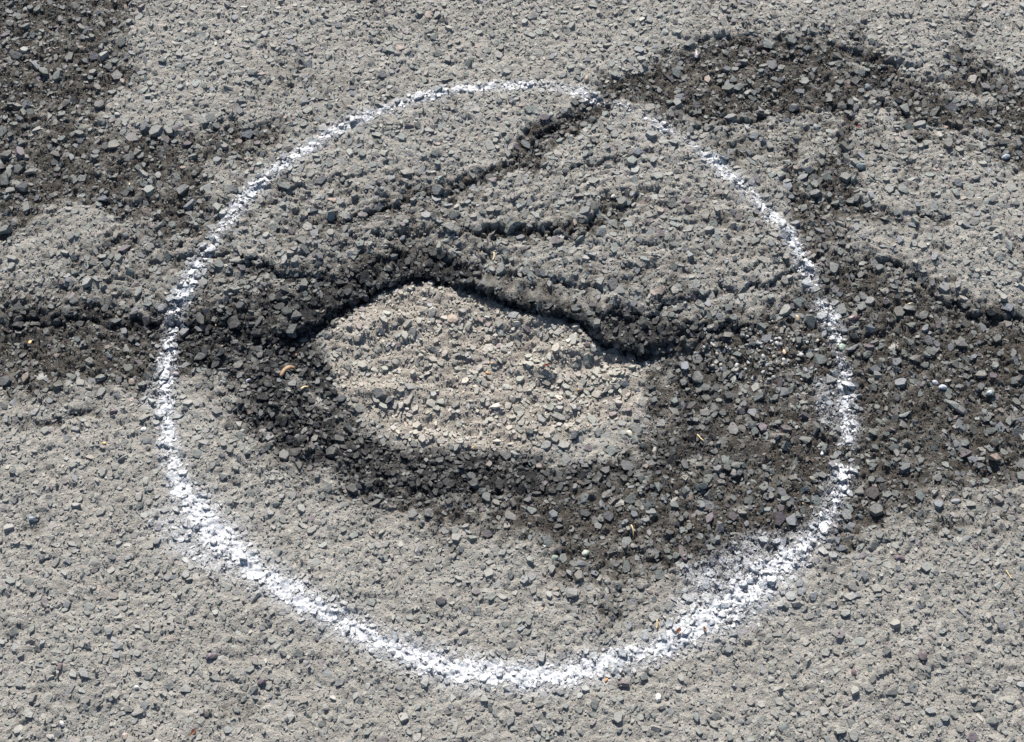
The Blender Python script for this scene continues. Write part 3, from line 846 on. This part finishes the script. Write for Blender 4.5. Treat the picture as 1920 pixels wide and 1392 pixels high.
def strip(name, pts_px, w0, w1, mat, label, cat, lift=.0012, flat=.55, up=0.0, knob=None):
    """a twig or straw through photo points, lying over the stones; w in mm"""
    xy = P([p[0] for p in pts_px], [p[1] for p in pts_px])
    n = 12
    t = np.linspace(0, len(xy) - 1, n)
    X = np.interp(t, range(len(xy)), xy[:, 0]); Y = np.interp(t, range(len(xy)), xy[:, 1])
    cx_, cy_ = X.mean(), Y.mean(); rad = max(np.ptp(X), np.ptp(Y)) / 2 + .004
    zs, tr = top_z(cx_, cy_, rad)
    Z = []
    for a, b in zip(X, Y):
        h = tr.ray_cast(Vector((a, b, .08)), down); Z.append(h[0].z if h[0] is not None else 0)
    Z = np.array(Z); c = np.polyfit(np.arange(n), Z, 2); fit = np.polyval(c, np.arange(n)); fit += max(0, np.percentile(Z - fit, 75))
    zc = float(fit.mean()); k = (cam_loc.z - zc) / cam_loc.z
    X = cam_loc.x + (X - cam_loc.x) * k; Y = cam_loc.y + (Y - cam_loc.y) * k
    org = np.array([X[0], Y[0], fit[0]])
    bm = bmesh.new(); rings = []
    rr = random.Random(int(pts_px[0][0] * 3 + pts_px[0][1]))
    for i in range(n):
        a = max(0, i - 1); b = min(n - 1, i + 1)
        d = Vector((X[b] - X[a], Y[b] - Y[a], fit[b] - fit[a])).normalized(); sd_ = d.cross(Vector((0, 0, 1))).normalized(); u_ = sd_.cross(d)
        w = (w0 + (w1 - w0) * i / (n - 1)) * .0005 * rr.uniform(.88, 1.12)
        if knob: w *= 1 + knob[1] * math.exp(-((i / (n - 1) - knob[0]) / .12) ** 2)
        if i in (0, n - 1): w *= .55
        c0 = Vector((X[i], Y[i], fit[i] + lift * .5 + w * flat)) - Vector(org)
        rings.append([bm.verts.new(c0 + sd_ * w * math.cos(q * math.pi / 3) + u_ * w * flat * math.sin(q * math.pi / 3)) for q in range(6)])
    for a, b in zip(rings[:-1], rings[1:]):
        for q in range(6): bm.faces.new((a[q], a[(q + 1) % 6], b[(q + 1) % 6], b[q]))
    bm.faces.new(rings[0][::-1]); bm.faces.new(rings[-1])
    bmesh.ops.recalc_face_normals(bm, faces=bm.faces)
    me = bpy.data.meshes.new(name); bm.to_mesh(me); bm.free()
    for p in me.polygons: p.use_smooth = True
    me.materials.append(mat)
    return link(name, me, label=label, cat=cat, loc=org)

def leaf_bit(px, py, len_px, wid_px, yaw, mat, label, seed):
    """a curled, torn scrap of dead leaf with real thickness"""
    x, y = P(px, py)[0]; L = len_px * S / 2; Wd = wid_px * S / 2
    zs, _ = top_z(x, y, L)
    r = random.Random(seed)
    bm = bmesh.new(); n = 7; top = []
    for i in range(n):
        t = i / (n - 1); w = Wd * (math.sin(math.pi * (.08 + .86 * t)) ** .7) * r.uniform(.75, 1.15)
        cz = (t - .5) ** 2 * L * .9
        row = [Vector(((t - .5) * 2 * L, s * w, cz + abs(s) * w * .55 + r.uniform(-.0002, .0002))) for s in (-1, -.5, 0, .5, 1)]
        top.append([bm.verts.new(p) for p in row])
    for a, b in zip(top[:-1], top[1:]):
        for q in range(4): bm.faces.new((a[q], b[q], b[q + 1], a[q + 1]))
    geom = bmesh.ops.solidify(bm, geom=bm.faces[:], thickness=.0004)
    bmesh.ops.recalc_face_normals(bm, faces=bm.faces)
    me = bpy.data.meshes.new('leaf_scrap'); bm.to_mesh(me); bm.free(); me.materials.append(mat)
    o = link('leaf_scrap', me, label=label, cat='leaf scrap', loc=(x, y, float(np.max(zs)) + .0006))
    o.rotation_euler = (0, 0, math.radians(yaw))
    return o

CREAM, WHITE, ORANGE, PEACH = (.62, .55, .43), (.66, .66, .63), (.50, .27, .10), (.58, .40, .25)
BLUE, GREEN, PURPLE, PINK = (.42, .46, .52), (.34, .40, .33), (.13, .095, .11), (.30, .21, .19)
TAN = (.38, .30, .20)
LIST = [
    (1180, 813, 17, 'cream', CREAM, 'smooth cream pebble on black tar at right edge of pothole floor', {}),
    (914, 700, 11, 'orange', ORANGE, 'tiny orange pebble in the middle of the pothole floor', {}),
    (922, 681, 9, 'rust', (.40, .22, .12), 'tiny rusty pebble just above the orange one on the pothole floor', {}),
    (1470, 661, 12, 'peach', PEACH, 'peach coloured pebble among the loose gravel left of the painted circle', {}),
    (1579, 652, 20, 'green', GREEN, 'pale green flat stone lying on the right side of the painted circle', dict(yaw=80)),
    (1767, 727, 19, 'bluewhite', BLUE, 'pale bluish pebble on dark earth right of the painted circle', {}),
    (1752, 719, 15, 'bluewhite2', (.34, .36, .40), 'grey blue pebble touching the left side of the pale bluish pebble', {}),
    (1855, 737, 14, 'whiteblue', (.50, .54, .56), 'whitish rounded pebble alone on dark earth near right edge', {}),
    (1600, 598, 28, 'purple', (.16, .095, .10), 'flat maroon stone right of the painted circle above green stone', dict(ratio=.5, yaw=5, flat=.4)),
    (1306, 103, 30, 'mauve', (.27, .22, .24), 'long mauve shard standing across the dark patch at top', dict(ratio=.36, yaw=82, flat=.35, angular=.8)),
    (1494, 597, 20, 'tan', TAN, 'small tan angular stone left of the painted circle above loose gravel', dict(ratio=.5, angular=.9)),
    (1706, 571, 16, 'tan2', (.36, .32, .22), 'yellowish tan chip on dark earth below the right light patch', dict(ratio=.5, yaw=10)),
    (57, 644, 12, 'amber', (.46, .28, .09), 'amber pebble on the dark band near the left edge', {}),
    (195, 832, 10, 'amber2', (.48, .32, .12), 'tiny amber pebble on light road left of the painted circle', {}),
    (270, 806, 13, 'white', WHITE, 'white pebble just outside the left side of the painted circle', {}),
    (256, 1289, 9, 'white2', (.72, .70, .68), 'tiny white cube-like pebble on light road at lower left', dict(angular=1.0)),
    (116, 1357, 14, 'white3', (.52, .50, .48), 'pale squarish pebble in the bottom left corner', dict(angular=1.0)),
    (1233, 1309, 17, 'ivory', (.62, .58, .52), 'ivory pebble on light road below the painted circle', {}),
    (1137, 1276, 8, 'orange2', (.56, .28, .10), 'tiny orange crumb under the bottom of the painted circle', {}),
    (1167, 1284, 24, 'plum', (.14, .11, .12), 'long plum grey stone just below the painted circle', dict(ratio=.5, yaw=-8)),
    (1688, 1048, 24, 'plum2', (.15, .115, .125), 'dark purple stone right of the wide white spray at lower right', dict(ratio=.6, yaw=-10, angular=.8)),
    (1730, 1230, 22, 'plum3', (.15, .12, .125), 'purple grey stone on light road near the lower right corner', dict(ratio=.8)),
    (1600, 1262, 14, 'plum4', (.17, .11, .12), 'small reddish purple stone on light road at bottom right', dict(ratio=.8)),
    (213, 774, 20, 'plum5', (.14, .105, .12), 'purple stone at the lower edge of the left dark band', dict(ratio=.5, yaw=35)),
    (397, 1231, 22, 'plum6', (.15, .12, .135), 'flat purple stone on light road below the left of the circle', dict(ratio=.6, yaw=20)),
    (491, 1279, 18, 'plum7', (.14, .11, .125), 'small purple stone between the painted circle and bottom edge', dict(ratio=.6, yaw=20)),
    (113, 1251, 15, 'plum8', (.16, .125, .135), 'small dull purple stone on light road near left edge', dict(ratio=.7)),
    (60, 975, 18, 'slate', (.16, .19, .22), 'blue grey stone on light road at left below the dark band', {}),
    (1885, 296, 22, 'slate2', (.27, .31, .33), 'pale slate stone in the dark hollow at upper right edge', dict(ratio=.65, yaw=5)),
    (1613, 314, 22, 'slate3', (.19, .22, .22), 'triangular grey green stone in the upper right earth channel', dict(ratio=.7, angular=.9)),
    (1530, 240, 20, 'slate4', (.19, .22, .22), 'flat grey green stone under the upper right dark patch', dict(ratio=.7, angular=.9)),
    (1628, 165, 20, 'slate5', (.22, .25, .25), 'grey block shaped stone in the upper right dark patch', dict(ratio=.7, angular=.9)),
    (1870, 240, 22, 'slate6', (.23, .23, .22), 'flat pale grey stone below the upper right dark patch', dict(ratio=.55, yaw=20)),
    (1510, 661 + 35, 16, 'grey', (.24, .25, .26), 'rounded grey pebble below the loose gravel heap', {}),
    (1541, 851, 10, 'white4', (.62, .64, .64), 'small white pebble beside the gap in the painted circle', {}),
    (1524, 901, 17, 'tan3', (.28, .25, .20), 'squarish tan stone left of the circle below its gap', dict(angular=1.0)),
    (1098, 1038, 18, 'sage', (.25, .28, .23), 'sage green angular stone in the lower dark earth patch', dict(angular=.9)),
    (1039, 1047, 18, 'sage2', (.24, .28, .24), 'pale green grey stone at lower left of the dark earth patch', dict(angular=.9)),
    (1022, 1024, 7, 'white5', (.62, .63, .64), 'tiny white pebble above the pale green grey stone', {}),
    (248, 716, 20, 'brownish', (.22, .185, .155), 'brown grey stone on the dark band left of the circle', dict(angular=.9)),
    (329, 703, 15, 'mauve2', (.27, .24, .25), 'mauve stone touching the inside of the circle at left', {}),
    (466, 714, 12, 'bluechip', (.46, .48, .52), 'pale bluish flake on black tar left of the pothole floor', dict(ratio=.5, yaw=25)),
    (552, 666, 14, 'rust2', (.36, .23, .15), 'rusty brown pebble on black tar above the bark twig', dict(ratio=.6, yaw=0)),
    (403, 489, 11, 'rust3', (.36, .22, .14), 'small rusty pebble inside the circle at upper left', {}),
    (887, 840, 11, 'ochre', (.38, .27, .14), 'small ochre pebble at the lower edge of the pothole floor', {}),
    (1085, 731, 8, 'ochre2', (.42, .29, .13), 'tiny ochre pebble at the right of the pothole floor', {}),
    (1505, 932 + 12, 7, 'amber3', (.50, .34, .16), 'tiny amber pebble in dark earth left of circle low right', {}),
    (1100, 150, 18, 'pink', (.33, .25, .20), 'pinkish flat stone beside the top of the painted circle', dict(ratio=.6)),
    (1150, 370, 14, 'white6', (.40, .38, .33), 'pale stone in the crease below the top right of circle', {}),
]
for px, py, ln, key, c, lab, kw in LIST:
    pebble(px, py, ln, key, c, lab, name='pebble' if kw.get('angular', .5) < .85 else 'stone_chip', cat='pebble' if kw.get('angular', .5) < .85 else 'stone', **kw)

# heap of small rounded gravel washed together inside the circle's right side
gp = np.array(PEBBLE_BED, float)
rg = random.Random(3); cnt = 0
bedp = P(gp[:, 0], gp[:, 1])
GCOL = [('gravel_a', (.24, .25, .25)), ('gravel_b', (.30, .31, .32)), ('gravel_c', (.20, .20, .19)), ('gravel_d', (.36, .36, .36)), ('gravel_e', (.30, .26, .21))]
while cnt < 90:
    px, py = rg.gauss(1440, 62), rg.gauss(658, 32)
    if rg.random() < .12: px, py = rg.uniform(1290, 1560), rg.uniform(600, 730)
    if not (1280 < px < 1565 and 590 < py < 735): continue
    k, c = GCOL[rg.randrange(5)]
    pebble(px, py, rg.uniform(5, 12), k, c, 'small grey gravel grain washed into the loose heap left of the circle', cat='gravel grain', name='gravel_grain',
           group='loose gravel grains inside the right of the circle', angular=.8, seed=cnt * 13 + 1, ratio=rg.uniform(.65, .95), flat=.65)
    cnt += 1

STRAW = make_plain('straw', (.46, .34, .17), (.66, .52, .30), .6, 500)
BARK = make_plain('bark', (.20, .115, .06), (.38, .25, .14), .6, 260, .0008)
REDLEAF = make_plain('dead_leaf', (.22, .07, .025), (.40, .16, .05), .55, 300)
strip('twig', [(527, 710), (534, 697), (544, 689), (553, 689)], 4.2, 3.4, BARK, 'curved brown bark twig on black tar left of the pothole floor', 'twig', knob=(.55, .25))
strip('straw', [(563, 733), (571, 727), (578, 724)], 1.9, 1.5, STRAW, 'short bright straw below the bark twig', 'straw')
strip('straw', [(926, 474), (927, 482), (924, 489)], 2.0, 1.2, STRAW, 'pale straw standing in the crease above the torn rim', 'straw')
strip('straw', [(1232, 1163), (1232, 1172), (1231, 1180)], 1.6, 1.3, STRAW, 'upright pale straw just above the painted circle at bottom', 'straw')
strip('straw', [(1307, 814), (1313, 823), (1320, 829)], 1.3, 1.0, STRAW, 'thin straw on dark earth right of the pothole', 'straw')
strip('straw', [(1119, 632), (1127, 628), (1134, 624)], 1.3, .9, STRAW, 'thin straw at the right end of the torn rim', 'straw')
strip('straw', [(219, 597), (225, 603), (231, 607)], 1.3, .9, STRAW, 'thin straw on the left dark band', 'straw')
strip('straw', [(403, 603), (405, 608), (405, 613)], 1.3, .9, STRAW, 'tiny straw in the crack inside the circle at left', 'straw')
strip('straw', [(1183, 985), (1187, 995), (1188, 1006)], 1.3, 1.0, STRAW, 'thin straw in the lower dark earth patch', 'straw')
strip('straw', [(1886, 1070), (1892, 1080), (1896, 1086)], 1.3, .9, STRAW, 'thin brown straw on light road near the right edge', 'straw')
strip('straw', [(242, 343), (244, 350)], 1.4, 1.0, STRAW, 'tiny straw on the dark patch at upper left', 'straw')
leaf_bit(1271, 1186, 12, 6, 62, REDLEAF, 'reddish brown leaf scrap on the painted circle at bottom', 1)
leaf_bit(1321, 1181, 9, 5, -70, make_plain('dead_leaf_orange', (.26, .12, .05), (.38, .20, .09), .55, 300), 'orange leaf scrap lying in the white paint at lower right', 2)
leaf_bit(1520, 859, 9, 5, -40, make_plain('dead_leaf_rust', (.28, .13, .06), (.38, .21, .11), .55, 300), 'rust orange leaf scrap left of the gap in the circle', 3)
leaf_bit(364, 1376, 14, 5, 55, make_plain('dead_leaf_red', (.24, .09, .05), (.36, .17, .09), .55, 300), 'curled orange red leaf scrap at the bottom edge', 4)
leaf_bit(1025, 677, 16, 6, 12, make_plain('dead_leaf_dark', (.16, .045, .03), (.28, .09, .05), .55, 300), 'dark red leaf scrap on the pothole floor', 5)
leaf_bit(1610, 236, 12, 7, 20, make_plain('dead_leaf_maroon', (.15, .04, .035), (.27, .08, .06), .55, 300), 'maroon leaf scrap on the light patch at upper right', 6)
